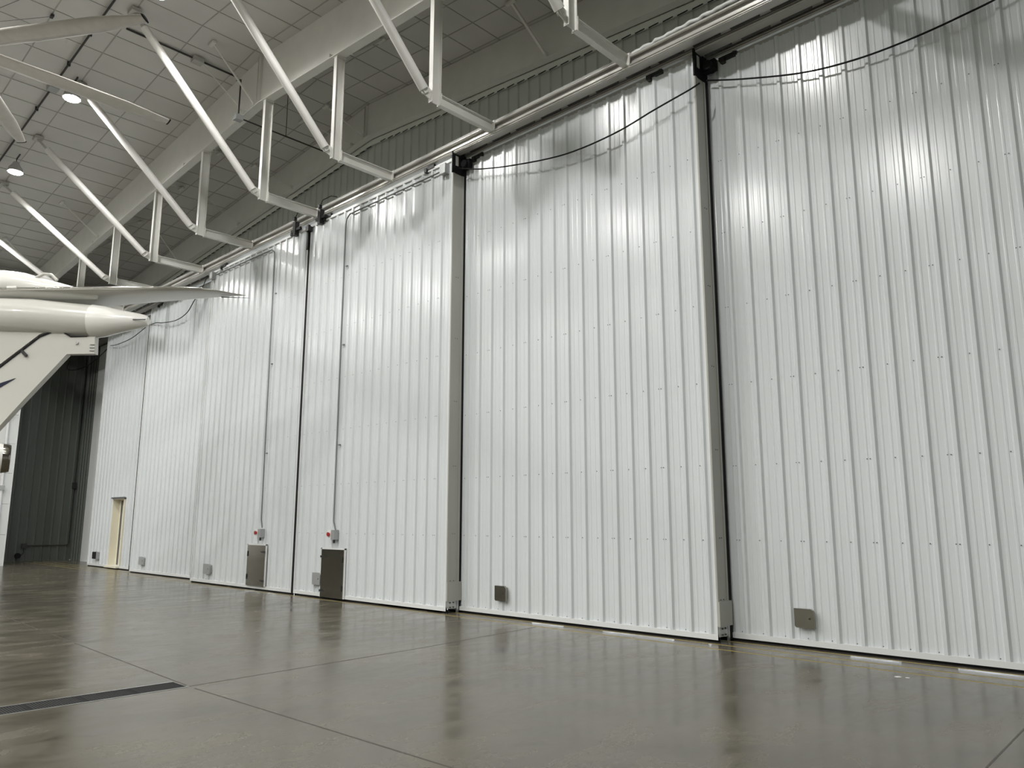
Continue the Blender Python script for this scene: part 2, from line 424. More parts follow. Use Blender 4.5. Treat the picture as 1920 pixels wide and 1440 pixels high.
# corrugated sheets on the left wall
y = 11.15; i = 0
while y > -5:
    y0 = y - .9144
    pr = prof(y0, y, 11.0, .034, False)
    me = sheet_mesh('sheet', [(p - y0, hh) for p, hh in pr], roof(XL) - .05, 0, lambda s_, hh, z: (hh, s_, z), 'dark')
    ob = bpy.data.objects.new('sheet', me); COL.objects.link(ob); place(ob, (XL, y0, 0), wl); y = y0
plain_wall('wall_right', [(XRT, YB, 0), (XRT, YW, 0), (XRT, YW, roof(XRT)), (XRT, YB, roof(XRT))], (.15, 0, 0), 'gable')
b = MB(); b.ext([(XL, YB, 0), (XRT, YB, 0), (XRT, YB, roof(XRT)), (XR, YB, roof(XR)), (XL, YB, roof(XL))], (0, -.15, 0)); struct(b.build('wall_back', 'gable'))

# ceiling: liner cells between the straps bulge down a little
PX = [XR - .05 + .81 * k for k in range(0, 26)]; PXL = [XR - .05 - .79 * k for k in range(0, 27)]
SY = [10.95, 10.2, 9.45, 8.62, 7.77, 6.5, 5.24, 4.0, 2.75, 1.5, .3, -.95, -2.2, -3.45, -4.7, -5.95, -7.2, -8.45, -9.7, -10.95, -12.2, -13.45, -14.8, -16.2, -17.5, -18.9, -20.2, YB]
ce = sempty('ceiling', (XR, 0, 11))
xs = sorted(set([XL] + [x for x in PXL if x > XL] + [x for x in PX if x < XRT] + [XRT]))
for side in (0, 1):
    b = MB(); xx = [x for x in xs if (x <= XR - .05 + 1e-6 if side == 0 else x >= XR - .05 - 1e-6)]
    ys = sorted(SY + [YW])
    for xa, xb in zip(xx, xx[1:]):
        for ya, yb in zip(ys, ys[1:]):
            xm, ym = (xa + xb) / 2, (ya + yb) / 2
            hh = (ord('a') + int(abs(xm * 37 + ym * 91)) * 7 % 11) % 11 / 11.
            dz = .012 + .014 * hh
            c = (xm, ym, roof(xm) - dz); e = [(xa, ya), (xb, ya), (xb, yb), (xa, yb)]
            m_ = [((e[i][0] + e[(i + 1) % 4][0]) / 2, (e[i][1] + e[(i + 1) % 4][1]) / 2) for i in range(4)]
            vs = []
            for i in range(4): vs += [(*e[i], roof(e[i][0])), (*m_[i], roof(m_[i][0]) - .002)]
            vs.append(c); b.add(vs, [(i, (i + 1) % 8, 8) for i in range(8)], True)
    b.build('liner', 'ceiling', ce, fix=False)
b = MB(); b.ext([(XL, YB, roof(XL) + .06), (XR, YB, roof(XR) + .06), (XRT, YB, roof(XRT) + .06), (XRT, YB, roof(XRT) + .2), (XR, YB, roof(XR) + .2), (XL, YB, roof(XL) + .2)], (0, YW - YB + .2, 0)); b.build('roof_deck', 'ceiling', ce)
for x in PX + PXL[1:]:
    if XL < x < XRT: MB().box(x - .010, x + .010, YB, YG, roof(x) - .012, roof(x) - .004).build('strap', 'strap', ce)
for y in SY[:-1]:
    for xa, xb in ((XL, XR), (XR, XRT)):
        MB().ext([(xa, y - .010, roof(xa) - .013), (xb, y - .010, roof(xb) - .013), (xb, y + .010, roof(xb) - .013), (xa, y + .010, roof(xa) - .013)], (0, 0, .006)).build('strap', 'strap', ce)

# white partition wall at the far left
pw = sempty('wall_partition', (-33.1, 3, 0))
for i, (za, zb_) in enumerate([(0, 1.1), (1.11, 2.2), (2.21, 3.31), (3.32, 4.39), (4.40, 5.46), (5.47, 6.6), (6.61, 7.7), (7.71, 8.8), (8.81, 9.7)]):
    MB().box(-33.14, -33.0, .5, 7.95, za, zb_).build('panel', 'partition', pw)
MB().box(-33.17, -32.985, 7.95, 7.99, 0, 9.75).build('end_trim', 'trim', pw)
vp = thing('vertical_guide_pipe', (-32.9, 7.6, 0), 'pale vertical guide pipe with clamps fixed to the white panelled partition', 'pipe')
MB().tube([(-32.93, 7.68, .1), (-32.93, 7.62, 5.6)], .045, 10).build('pipe', 'trim', vp)
for z in (2.7, 5.45): MB().box(-33.0, -32.86, 7.57, 7.74, z, z + .16).build('clamp', 'galv', vp)

# ---------------------------------------------------------------- steel frames
def zA(x, r=11.2, s=.067): return r - s * abs(x - XR)
def rafter(name, Y, zr, s, w, label, left=XL + .1, right=XRT - .1):
    t = thing(name, (XR, Y, zr), label, 'beam')
    for a, b_ in ((left, XR), (XR, right)):
        MB().ext([(a, Y - w / 2, zA(a, zr, s)), (b_, Y - w / 2, zA(b_, zr, s)), (b_, Y - w / 2, zA(b_, zr, s) + .02), (a, Y - w / 2, zA(a, zr, s) + .02)], (0, w, 0)).build('bottom_flange', 'steel', t)
        MB().ext([(a, Y - .006, zA(a, zr, s) + .02), (b_, Y - .006, zA(b_, zr, s) + .02), (b_, Y - .006, roof(b_) - .03), (a, Y - .006, roof(a) - .03)], (0, .012, 0)).build('web', 'steel', t)
    for dx in (-.03, .03):
        b = MB(); z = zA(XR + dx, zr, s); b.box(XR - .12 + dx, XR - .105 + dx, Y - w / 2 + .01, Y + w / 2 - .01, z + .02, roof(XR + dx) - .06); b.build('splice_plate', 'steel', t)
    return t
rA = rafter('roof_beam', 8.0, 11.2, .067, .20, 'deep pale grey roof beam carrying the row of hanging door posts')
rB = rafter('roof_beam', 11.03, 11.50, .083, .18, 'pale roof beam running close against the dark ribbed gable wall')
for k, (Yr, txt) in enumerate([(.4, 'deep roof beam next behind the one with hanging posts'), (-7.2, 'deep roof beam over the middle of the hangar'), (-14.8, 'deep roof beam nearest the back wall')]):
    rafter('roof_beam', Yr, 11.2, .067, .20, txt)
for x in (-12.81, -19.77, -26.53, -8.2):
    z = zA(x) + .02; MB().box(x - .01, x + .01, 7.905, 7.99, z, z + .10).build('clip', 'steel', rA)

# flange braces
def brace(i, p, q, label, w=.045):
    t = thing('flange_brace', p, label, 'brace', 'angle braces from the roof beams to the ceiling')
    MB().bar(p, q, w, w * .6).build('angle', 'steel', t)
    MB().box(q[0] - .12, q[0] + .12, q[1] - .04, q[1] + .04, q[2] - .06, q[2] - .012).build('foot', 'steel', t)
    MB().box(p[0] - .02, p[0] + .02, p[1] - .05, p[1] + .05, p[2] - .02, p[2] + .07).build('gusset', 'steel', t)
brace(0, (-15.98, 7.93, 11.24), (-16.16, 6.91, 12.45), 'thin angle brace above the beam ridge, nearest the tubular brace')
brace(1, (-16.45, 7.93, 11.2), (-16.95, 6.95, 12.38), 'very thin angle brace just left of the beam ridge joint', .028)
brace(2, (-26.2, 7.93, 10.66), (-26.42, 6.88, 11.60), 'thin angle brace above the aircraft tail, in front of the post beam')
brace(3, (-31.3, 7.93, 10.3), (-30.38, 6.3, 11.26), 'leftmost angle brace, just above the aircraft tail')
brace(4, (-12.3, 8.1, 11.0), (-13.02, 9.35, 12.26), 'short dark angle brace behind the post beam, second post from right', .07)
brace(5, (-21.0, 8.1, 10.88), (-23.2, 9.28, 11.86), 'short dark angle brace behind the post beam, fourth post from left', .05)
brace(6, (-18.5, 8.1, 11.05), (-20.5, 9.19, 12.08), 'short dark angle brace behind the post beam near the fan blade tip', .05)
brace(7, (-24.6, 8.1, 10.64), (-26.3, 9.25, 11.60), 'short dark angle brace behind the post beam, third post from left', .045)
brace(8, (-27.3, 8.1, 10.45), (-28.6, 9.11, 11.41), 'short dark angle brace behind the post beam, low at far left', .045)
brace(9, (-9.5, 10.93, 11.02), (-9.76, 10.14, 11.98), 'angle brace on the gable beam between the two rightmost struts', .06)
brace(10, (-15.87, 10.93, 11.53), (-16.58, 10.2, 12.41), 'angle brace meeting the gable beam at its ridge', .05)
brace(11, (-16.4, 10.93, 11.47), (-17.57, 10.1, 12.33), 'faint angle brace just left of the gable beam ridge', .03)
brace(12, (-22.6, 10.93, 10.96), (-23.4, 10.15, 11.85), 'thin angle brace on the gable beam seen through the middle posts', .035)
brace(13, (-26.9, 10.93, 10.62), (-26.6, 9.9, 11.58), 'thin angle brace on the gable beam seen low behind the left posts', .035)
brace(14, (-19.4, 10.93, 11.2), (-20.53, 10.3, 12.09), 'thin angle brace on the gable beam seen right of a middle post', .03)

# hanging posts, struts and tubular braces
PXS = [-6.50, -9.55, -12.60, -15.50, -18.66, -21.60, -24.66, -27.7, -30.75, -3.46, -.42]
ENDS = {-6.50: (-6.6, 5.22), -9.55: (-9.75, 5.22), -12.60: (-13.0, 5.22), -15.50: (-16.25, 5.22), -18.66: (-19.68, 5.26), -21.60: (-22.85, 5.22), -24.66: (-26.15, 5.23), -27.7: (-29.4, 5.22), -30.75: (-32.6, 5.22), -3.46: (-3.46, 5.22), -.42: (-.42, 5.22)}
ORD = {-6.50: 'rightmost, cut by the top edge', -9.55: 'second from the right', -12.60: 'third from the right', -15.50: 'fourth from the right', -18.66: 'fifth from the right', -21.60: 'sixth from the right', -24.66: 'second from the left', -27.7: 'leftmost, behind the aircraft tail', -30.75: 'hidden by the aircraft', -3.46: 'out of frame above', -.42: 'out of frame, farthest right'}
def wsec(p, q, d, w, dv, wv, name, m, par):
    """W-section between p and q; dv = depth direction, wv = flange-width direction"""
    p, q, dv, wv = V(p), V(q), V(dv), V(wv); b = MB()
    def slab(c, hd, hw):
        e = [p + dv * (c - hd) - wv * hw, p + dv * (c + hd) - wv * hw, p + dv * (c + hd) + wv * hw, p + dv * (c - hd) + wv * hw]
        b.ext(e, q - p)
    slab(-d / 2 + .006, .006, w / 2); slab(d / 2 - .006, .006, w / 2); slab(0, d / 2 - .012, .004)
    return b.build(name, m, par)
for i, X in enumerate(PXS):
    o = ORD.get(X, 'out of view')
    zt = zA(X) - .0
    t = thing('hanger_post', (X, 8.03, 8.75), 'white steel post under roof beam, ' + o, 'post', 'hanging posts')
    wsec((X, 8.03, 8.75), (X, 8.03, zt - .012), .2, .10, (0, 1, 0), (1, 0, 0), 'column', 'steel', t)
    MB().box(X - .09, X + .09, 7.92, 8.14, zt - .014, zt).build('cap_plate', 'steel', t)
    MB().box(X - .06, X + .06, 8.13, 8.145, 8.74, 8.97).build('end_plate', 'steel', t)
    b = MB()
    for zz in (8.77, 8.94):
        for dx in (-.04, .04): b.tube([(X + dx, 8.12, zz), (X + dx, 8.155, zz)], .012, 6)
    b.build('bolt_heads', 'galv', t, kind='stuff')
    t = thing('track_strut', (X, 8.8, 8.75), 'horizontal white strut to door track, ' + o, 'strut', 'struts holding the door track')
    wsec((X, 8.146, 8.85), (X, 9.50, 8.85), .20, .10, (0, 0, 1), (1, 0, 0), 'beam', 'steel', t)
    MB().box(X - .07, X + .07, 9.42, 9.44, 8.72, 8.98).build('end_plate', 'steel', t)
    ex, ey = ENDS[X]; p = V((X, 7.80, 8.90)); q = V((ex, ey, roof(ex) - .10)); d = (q - p).normalized()
    t = thing('tubular_brace', p, 'long round white diagonal brace, ' + o, 'brace', 'diagonal tubular braces')
    MB().tube([p + d * .03, q - d * .34], .084, 20).build('tube', 'pipe', t)
    sd = d.cross(V((1, 0, 0))).normalized()
    b = MB(); b.ext([V((X - .008, 7.925, 8.78)), V((X - .008, 7.925, 8.98)), V((X - .008, 7.80, 9.02)), V((X - .008, 7.72, 8.90)), V((X - .008, 7.74, 8.84))], (.016, 0, 0)); b.build('gusset', 'steel', t)
    for s_ in (-.03, .03):
        b = MB(); e = p + d * .10; b.bar(p + V((s_, 0, -.0)) - d * .04, e + V((s_, 0, 0)), .012, .12, (1, 0, 0) if False else (0, 0, 1)); b.build('clevis_plate', 'steel', t)
    b = MB(); b.bar(q - d * .36, q + d * .02, .10, .05); b.build('upper_clevis', 'channel', t)
    MB().box(ex - .14, ex + .14, ey - .10, ey + .10, roof(ex) - .11, roof(ex) - .03).build('ceiling_bracket', 'channel', t)

# door tracks
for i, (Y, txt) in enumerate([(9.42, 'front pale metal door track, nearest the hanging struts'), (9.755, 'middle door track above the second leaf'), (10.12, 'rear door track, closest to the gable wall')]):
    t = thing('door_track', (XR, Y, 8.7), txt, 'track')
    x0, x1 = XL + .2, XRT - .2
    MB().tube([(x0, Y + .03, 8.925), (x1, Y + .03, 8.925)], .026, 12).build('top_rail', 'track', t)
    MB().box(x0, x1, Y + .075, Y + .085, 8.72, 8.99).build('web', 'track', t)
    MB().box(x0, x1, Y + .0, Y + .16, 8.700, 8.722).build('lower_flange', 'track', t)
    MB().tube([(x0, Y + .0, 8.722), (x1, Y + .0, 8.722)], .017, 10).build('lip', 'track', t)
    MB().tube([(x0, Y + .005, 8.765), (x1, Y + .005, 8.765)], .014, 10).build('lip', 'track', t)
    MB().box(x0, x1, Y + .01, Y + .08, 8.750, 8.756).build('lip_web', 'track', t)
    MB().box(x0, x1, Y + .16, Y + .30, 8.76, 8.79).build('soffit_plate', 'strap', t)
    b = MB(); x = x0 + .3
    while x < x1: b.box(x, x + .45, Y + .19, Y + .26, 8.735, 8.762); x += .62
    b.build('slot_row', 'slot', t, kind='stuff')
w = thing('loose_wrap', (-5, 9.45, 8.97), 'loose crumpled clear plastic wrap lying along top of front track', 'wrap')
b = MB(); pts = []; rr = []
for i in range(60):
    x = -6.4 + i * .075; pts.append((x, 9.46 + .012 * math.sin(i * 1.7), 8.97 + .012 * math.sin(i * 2.3) + .05 * math.sin(i / 59 * math.pi))); rr.append(.022 + .012 * abs(math.sin(i * 1.3)))
b.tube(pts, rr, 7).build('film', 'trim', w)

# end clamps where leaves meet below the front track
for X, lab in [(-15.2, 'black cable clamp bracket on the track right of the meeting leaves'), (-16.3, 'black cable clamp bracket on the track left of the meeting leaves')]:
    t = thing('cable_clamp', (X, 9.4, 8.55), lab, 'bracket')
    b = MB(); b.box(X - .05, X + .06, 9.30, 9.42, 8.48, 8.83); b.box(X - .20, X + .22, 9.33, 9.40, 8.60, 8.66); b.box(X - .03, X + .04, 9.28, 9.36, 8.86, 8.94); b.build('body', 'blackmetal', t)
    MB().tube([(X, 9.32, 8.90), (X + .15, 9.30, 9.02), (X + .45, 9.33, 9.04), (X + .62, 9.38, 8.98)], .010, 8).build('lead', 'black', t)

# black trailing cables draped in front of the leaves
def cable(label, pts, r=.013):
    import itertools
    P_ = [V(p) for p in pts]; out = []
    for i in range(len(P_) - 1):
        p0, p1, p2, p3 = P_[max(i - 1, 0)], P_[i], P_[i + 1], P_[min(i + 2, len(P_) - 1)]
        for k in range(6):
            t = k / 6; out.append(.5 * ((2 * p1) + (-p0 + p2) * t + (2 * p0 - 5 * p1 + 4 * p2 - p3) * t * t + (-p0 + 3 * p1 - 3 * p2 + p3) * t ** 3))
    out.append(P_[-1])
    o = MB().tube(out, r, 8).build('trailing_cable', 'black'); return tag(o, label, 'cable')
cable('black cable drooping across the leaf right of the first black bracket', [(-10.55, 9.52, 8.40), (-9.97, 9.58, 8.22), (-9.06, 9.58, 8.0), (-7.92, 9.58, 7.81), (-6.9, 9.58, 7.81), (-6.08, 9.58, 7.93), (-5.5, 9.6, 8.02), (-5.38, 9.72, 8.14)])
cable('longest black cable, rising to the upper right over the nearest leaf', [(-5.40, 9.98, 8.31), (-4.83, 10.0, 8.1), (-3.95, 10.0, 7.82), (-3.23, 10.0, 7.70), (-2.56, 10.0, 7.68), (-1.94, 10.0, 7.72), (-1.4, 10.0, 7.80), (-.5, 10.0, 8.1)])
cable('black cable drooping under the aircraft wing tip', [(-26.12, 9.81, 8.06), (-25.5, 9.75, 8.01), (-24.83, 9.7, 7.88), (-23.81, 9.7, 7.78), (-23.06, 9.7, 7.88), (-22.48, 9.65, 8.14), (-21.88, 9.6, 8.40), (-21.3, 9.46, 8.55), (-20.89, 9.41, 8.50)])
cable('black cable drooping below the pale tail cone', [(-30.4, 10.04, 8.06), (-29.58, 10.0, 7.97), (-28.32, 10.0, 7.98), (-27.39, 10.0, 8.11), (-26.3, 9.95, 8.24)])
cable('leftmost black cable, hanging in front of the dark corner wall', [(-35.9, 10.3, 8.3), (-36.1, 10.3, 7.97), (-34.8, 10.3, 7.78), (-33.54, 10.3, 7.79), (-32.38, 10.3, 7.95), (-31.1, 10.25, 8.2)], .015)

# conduits with boxes and stop stations on leaves 3 and 4
def conduit(label, pts, boxp, r=.016):
    t = thing('conduit_run', pts[0], label, 'conduit')
    MB().tube(pts, r, 8).build('conduit', 'conduit', t)
    for p in boxp: MB().box(p[0] - .08, p[0] + .08, p[1] - .07, p[1] + .06, p[2] - .1, p[2] + .1).build('junction_box', 'box', t)
    for z in (3.2, 5.4, 7.2): MB().box(pts[0][0] - .03, pts[0][0] + .03, 9.395, 9.425, z, z + .025).build('strap_clip', 'conduit', t)
    return t
yc = 9.398
conduit('thin grey conduit up the right-hand meeting leaf to its top corner', [(-14.12, yc, 1.42), (-14.2, yc, 1.60), (-14.2, yc, 8.20), (-14.17, yc, 8.34), (-14.05, yc, 8.42), (-10.9, yc, 8.42)], [(-10.82, 9.39, 8.42)])
conduit('thin grey conduit up the left-hand meeting leaf ending by wing tip', [(-17.19, yc, 1.45), (-17.25, yc, 1.65), (-17.33, yc, 8.20), (-17.38, yc, 8.36), (-17.5, yc, 8.43), (-20.6, yc, 8.46)], [(-20.75, 9.39, 8.46)])
for X, lab in ((-14.12, 'red stop button station above the right access hatch'), (-17.19, 'red stop button station above the left access hatch')):
    t = thing('stop_station', (X, 9.38, 1.2), lab, 'switch')
    MB().box(X - .02, X + .10, 9.30, 9.415, 1.22, 1.42).build('switch_box', 'box', t)
    MB().box(X - .14, X - .02, 9.30, 9.415, 1.24, 1.42).build('button_box', 'plastic', t)
    MB().tube([(X - .08, 9.30, 1.33), (X - .08, 9.262, 1.33)], [.035, .045], 14).build('button', 'red', t)
    b = MB(); b.tube([(X + .05, 9.34, 1.22), (X + .05, 9.34, 1.15)], .025, 8); b.build('gland', 'blackmetal', t)

# stainless access hatches
for x0, x1, z0, z1, hs, lab in ((-17.78, -16.95, .10, 1.035, 1, 'stainless access hatch with right-hand hinges, left of the meeting stile'), (-14.57, -13.75, .035, 1.015, -1, 'stainless access hatch with left-hand hinges and a bright streak')):
    t = thing('access_hatch', ((x0 + x1) / 2, 9.41, z0), lab, 'hatch')
    MB().box(x0, x1, 9.372, 9.40, z0, z1).build('door_plate', 'stainless', t)
    f = MB(); f.box(x0 - .04, x0 - .002, 9.385, 9.41, z0, z1 + .03); f.box(x1 + .002, x1 + .04, 9.385, 9.41, z0, z1 + .03); f.box(x0 - .04, x1 + .04, 9.385, 9.41, z1 + .002, z1 + .035); f.build('frame', 'trim', t)
    xh = x1 if hs > 0 else x0
    for zz in (z0 + .13, z1 - .15):
        b = MB(); a, c = xh - hs * .19, xh + hs * .02
        b.ext([(a, 9.362, zz - .004), (xh - hs * .06, 9.355, zz - .024), (c, 9.355, zz - .022), (c, 9.355, zz + .022), (xh - hs * .06, 9.355, zz + .024), (a, 9.362, zz + .004)], (0, .012, 0))
        b.build('hinge', 'blackmetal', t)
    xl = x0 + .03 if hs > 0 else x1 - .03
    for zz in (z0 + .2, z1 - .2): MB().box(xl - .015, xl + .015, 9.358, 9.372, zz - .06, zz + .06).build('latch', 'blackmetal', t)

# small cover plates near the foot of each leaf
CV = [(-4.41, .26, 10.12, .26, .50, 'mirror-bright square cover plate on the nearest leaf', 1), (-9.53, .26, 9.757, .27, .52, 'dull stainless square cover plate on the second leaf from right', 1),
      (-14.73, .30, 9.447, .27, .52, 'grey cover plate touching the hinge side of the streaked hatch', 0), (-19.88, .36, 9.447, .26, .51, 'grey cover plate left of the left hatch', 0), (-25.17, .38, 9.85, .27, .51, 'small grey cover plate at the foot of the leaf behind the tail', 0)]
for X, wd, Y, z0, z1, lab, kind in CV:
    t = thing('cover_plate', (X, Y, z0), lab, 'cover'); m = 'stainless' if kind else 'box'; yf = Y - .085
    n = 5; rim = []
    b = MB(); b.ext([(X - wd / 2, yf, z0 + .02), (X - wd / 2, yf, z1), (X + wd / 2 - .04, yf, z1), (X + wd / 2, yf, z1 - .04), (X + wd / 2, yf, z0), (X - wd / 2 + .02, yf, z0)], (0, .045, 0)); b.build('plate', m, t)
    MB().box(X - wd / 2 + .03, X + wd / 2 - .03, yf + .045, Y - .0, z0 + .03, z1 - .03).build('spacer', 'channel', t)
    MB().tube([(X + wd * .28, yf, (z0 + z1) / 2), (X + wd * .28, yf - .006, (z0 + z1) / 2)], .012, 8).build('keyhole', 'blackmetal', t)
t = thing('black_cover_box', (-30.0, 10.1, .27), 'small black cover box left of the personnel door', 'cover')
MB().box(-30.25, -29.95, 10.03, 10.13, .28, .52).build('lid', 'blackmetal', t); MB().box(-29.95, -29.80, 10.06, 10.13, .27, .52).build('side', 'box', t)

# conduit, valve and reel on the dark left wall
t = thing('wall_conduit', (-36.2, 10, .6), 'dark conduit turning down and along the dark left wall', 'conduit')
MB().tube([(-36.2, 11.05, 8.5), (-36.2, 11.03, .68), (-36.2, 10.97, .61), (-36.2, 9.45, .61)], .022, 8).build('pipe', 'slot', t)
MB().box(-36.25, -36.12, 9.33, 9.50, .52, .70).build('outlet_box', 'slot', t)
MB().box(-36.25, -36.12, 10.97, 11.12, 2.95, 3.2).build('coupling_box', 'blackmetal', t)
t = thing('floor_plug', (-36.1, 9.2, .1), 'small round black plug hanging low on the dark wall', 'plug')
MB().tube([(-36.1, 9.22, .22), (-36.22, 9.22, .22)], .11, 14).build('body', 'black', t)
MB().tube([(-36.15, 9.4, .52), (-36.12, 9.42, .36), (-36.12, 9.33, .24)], .012, 8).build('lead', 'black', t)

# ---------------------------------------------------------------- high-bay lamps
names = {(-19.7, 5.1): 'glowing round high-bay lamp under the fan blade', (-24.35, 5.1): 'glowing round high-bay lamp at the far left edge'}
first = None
for Y in LAMP_Y:
    for X in LAMP_X:
        if Y > 5 and (X < -31 or X > -3): continue
        z = roof(X) - .47
        if first is None:
            t = thing('high_bay_light', (X, Y, z), '', 'lamp', 'high-bay lamps')
            MB().tube([(X, Y, z + .30), (X, Y, z + .22), (X, Y, z + .12), (X, Y, z + .0)], [.07, .10, .17, .20], 20).build('housing', 'housing', t)
            MB().tube([(X, Y, z - .004), (X, Y, z - .016)], .17, 20).build('lens', 'lens', t)
            b = MB(); b.tube([(X, Y, z + .28), (X, Y, z + .40)], .012, 8); b.bar((X - .02, Y, z + .40), (X + .32, Y, z + .43), .03, .03); b.build('hook', 'blackmetal', t)
            l = bpy.data.objects.new('lamp_light', ld_front); COL.objects.link(l); place(l, (X, Y, z - .03), t)
            first = t; f0 = V((X, Y, z))
        else: t = dup_tree(first, V((X, Y, z)) - f0)
        t['label'] = names.get((X, Y), 'high-bay lamp outside the view, row %s' % ('nearest the door' if Y > 5 else 'further back in the hangar'))
        if Y < 5:
            for c_ in bpy.data.objects:
                if c_.parent == t and c_.type == 'LIGHT': c_.data = ld

# ---------------------------------------------------------------- ceiling services
t = thing('ceiling_conduit', (-20, 4.9, 12.2), 'dark conduit along the ceiling joining the glowing lamps', 'conduit')
for xa, xb in ((-33, XR), (XR, 2)): MB().tube([(xa, 4.78, roof(xa) - .07), (xb, 4.78, roof(xb) - .07)], .024, 8).build('pipe', 'slot', t)
for x in (-30, -28, -26.2, -24.9, -23.2, -21.4, -20.15, -19.0, -17.6, -15.0): MB().box(x - .02, x + .02, 4.745, 4.815, roof(x) - .11, roof(x) - .0).build('clip', 'blackmetal', t)
MB().box(-20.28, -20.0, 4.68, 4.9, roof(-20.1) - .16, roof(-20.1) - .02).build('junction_box', 'box', t)
t = thing('cross_conduit', (-16.9, 6.5, 12.3), 'dark conduit crossing from the fan blade tip towards the roof beam', 'conduit')
MB().tube([(-16.93, 5.3, 12.36), (-16.90, 7.88, 12.33)], .024, 8).build('pipe', 'slot', t)
MB().box(-17.0, -16.8, 6.78, 7.02, 12.25, 12.37).build('junction_box', 'channel', t)
t = thing('drop_conduit', (-16.4, 7.75, 11), 'dark vertical drop pipe with box passing under the roof beam', 'conduit')
MB().tube([(-16.85, 7.86, 12.2), (-16.39, 7.75, 11.98), (-16.39, 7.75, 11.0)], .018, 8).build('drop_pipe', 'slot', t)
MB().box(-16.47, -16.31, 7.66, 7.84, 10.93, 11.06).build('junction_box', 'box', t)
MB().tube([(-16.39, 7.8, 11.0), (-16.39, 10.9, 11.0)], .018, 8).build('run_pipe', 'slot', t)
MB().tube([(-16.39, 9.0, 11.0), (-16.39, 9.0, 12.3)], .009, 6).build('hanger_rod', 'slot', t)

# ---------------------------------------------------------------- large ceiling fan
HX, HY, HZ, R = -15.9, 2.17, 10.0, 3.8
t = thing('ceiling_fan', (HX, HY, HZ), 'huge slow ceiling fan with long pale blades at upper left', 'fan')
MB().tube([(HX, HY, HZ - .15), (HX, HY, HZ - .10), (HX, HY, HZ + .12), (HX, HY, HZ + .3)], [.14, .30, .30, .18], 24).build('hub', 'fan', t)
MB().tube([(HX, HY, HZ + .3), (HX, HY, roof(HX) - .02)], .05, 12).build('down_rod', 'fan', t)
for k in range(6):
    a = math.radians([33, 90, 150, 210, 270, 330][k]); d = V((math.cos(a), math.sin(a), 0)); s_ = V((-math.sin(a), math.cos(a), 0))
    rings = []
    for rr_, ch in ((.28, .2), (.6, .34), (1.6, .36), (2.9, .34), (3.3, .28), (R, .17)):
        c = V((HX, HY, HZ)) + d * rr_; ring = []
        tilt = -.24
        for (u, zz) in ((-.5, .0), (-.38, .07), (-.1, .13), (.25, .10), (.5, 0), (.25, -.04), (-.1, -.07), (-.38, -.05)):
            ring.append(c + s_ * ch * u * math.cos(tilt) + V((0, 0, ch * (zz * 1.1 + u * math.sin(tilt)))))
        rings.append(ring)
    bl = MB().loft(rings).build('blade', 'fan', t)
    e = V((HX, HY, HZ)) + d * R
    MB().loft([[p + (p - e) * .25 for p in rings[-1]], [p + d * .03 + (p - e) * .1 for p in rings[-1]]]).build('tip_cap', 'black', bl)
for p in ((-17.55, 4.0), (-12.9, 4.9), (-13.2, -.8), (-18.4, -.6)):
    MB().tube([(HX, HY, HZ + .35), (p[0], p[1], roof(p[0]) - .06)], .006, 6).build('guy_wire', 'conduit', t)
    MB().box(p[0] - .06, p[0] + .06, p[1] - .03, p[1] + .03, roof(p[0]) - .08, roof(p[0]) - .03).build('guy_anchor', 'blackmetal', t)

# ---------------------------------------------------------------- aircraft (tail and engine in view), nose to the left
def A(u, v, z): q = rh * u + fh * v; return V((q.x, q.y, z))
ac = thing('aircraft', A(-15, 15, 0), 'white jet aircraft entering from left, only tail and engine visible', 'aircraft')
# horizontal stabiliser, airfoil sections from root to tip
secs = [(-12.6, 14.50, 17.1), (-10.5, 14.50, 16.45), (-9.9, 14.49, 16.2), (-8.8, 14.46, 15.82), (-8.05, 14.42, 15.58), (-7.3, 14.40, 15.38), (-6.5, 14.37, 15.17), (-6.0, 14.43, 15.04), (-5.75, 14.52, 14.98), (-5.50, 14.72, 14.93), (-5.31, 14.86, 14.90)]
rings = []
for u, a, b_ in secs:
    ch = b_ - a; ring = []
    for s_, h in ((0, 0), (.04, .18), (.15, .4), (.35, .52), (.65, .38), (.9, .12), (1, 0), (.9, -.10), (.65, -.3), (.35, -.42), (.15, -.34), (.04, -.16)):
        ring.append(A(u, a + ch * s_, 6.03 + h * .10 * ch))
    rings.append(ring)
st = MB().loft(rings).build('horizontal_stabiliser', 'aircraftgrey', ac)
MB().tube([A(u, a - .01, 6.035) for u, a, b_ in secs[:8]], [.035, .034, .033, .03, .028, .025, .022, .018], 10).build('polished_edge', 'polish', st)
for u in (-9.7, -8.95, -6.85): MB().tube([A(u - .09, 14.46, 6.05), A(u + .09, 14.46, 6.05)], .035, 8).build('edge_fitting', 'aircraft', st)
MB().tube([A(-5.8, 14.9, 6.0), A(-5.25, 14.92, 5.99)], [.012, .004], 6).build('static_wick', 'conduit', st)
# upper cap fairing
rings = []
for u, zt, wv in ((-13.5, 6.30, .25), (-11.5, 6.46, .34), (-10.5, 6.50, .36), (-10.0, 6.48, .34), (-9.6, 6.43, .30), (-9.15, 6.30, .24), (-8.8, 6.20, .19), (-8.4, 6.09, .10), (-8.2, 6.04, .04)):
    c = (zt + 5.9) / 2; h = (zt - 5.9) / 2
    rings.append([A(u, 14.75 + wv * math.cos(k * math.pi / 8), c + h * math.sin(k * math.pi / 8)) for k in range(16)])
MB().loft(rings).build('fin_cap_fairing', 'aircraft', ac)
MB().tube([A(-9.35, 14.6, 6.30), A(-9.2, 14.6, 6.38), A(-9.05, 14.6, 6.36), A(-8.93, 14.6, 6.25)], .03, 8).build('cap_fitting', 'aircraftgrey', ac)
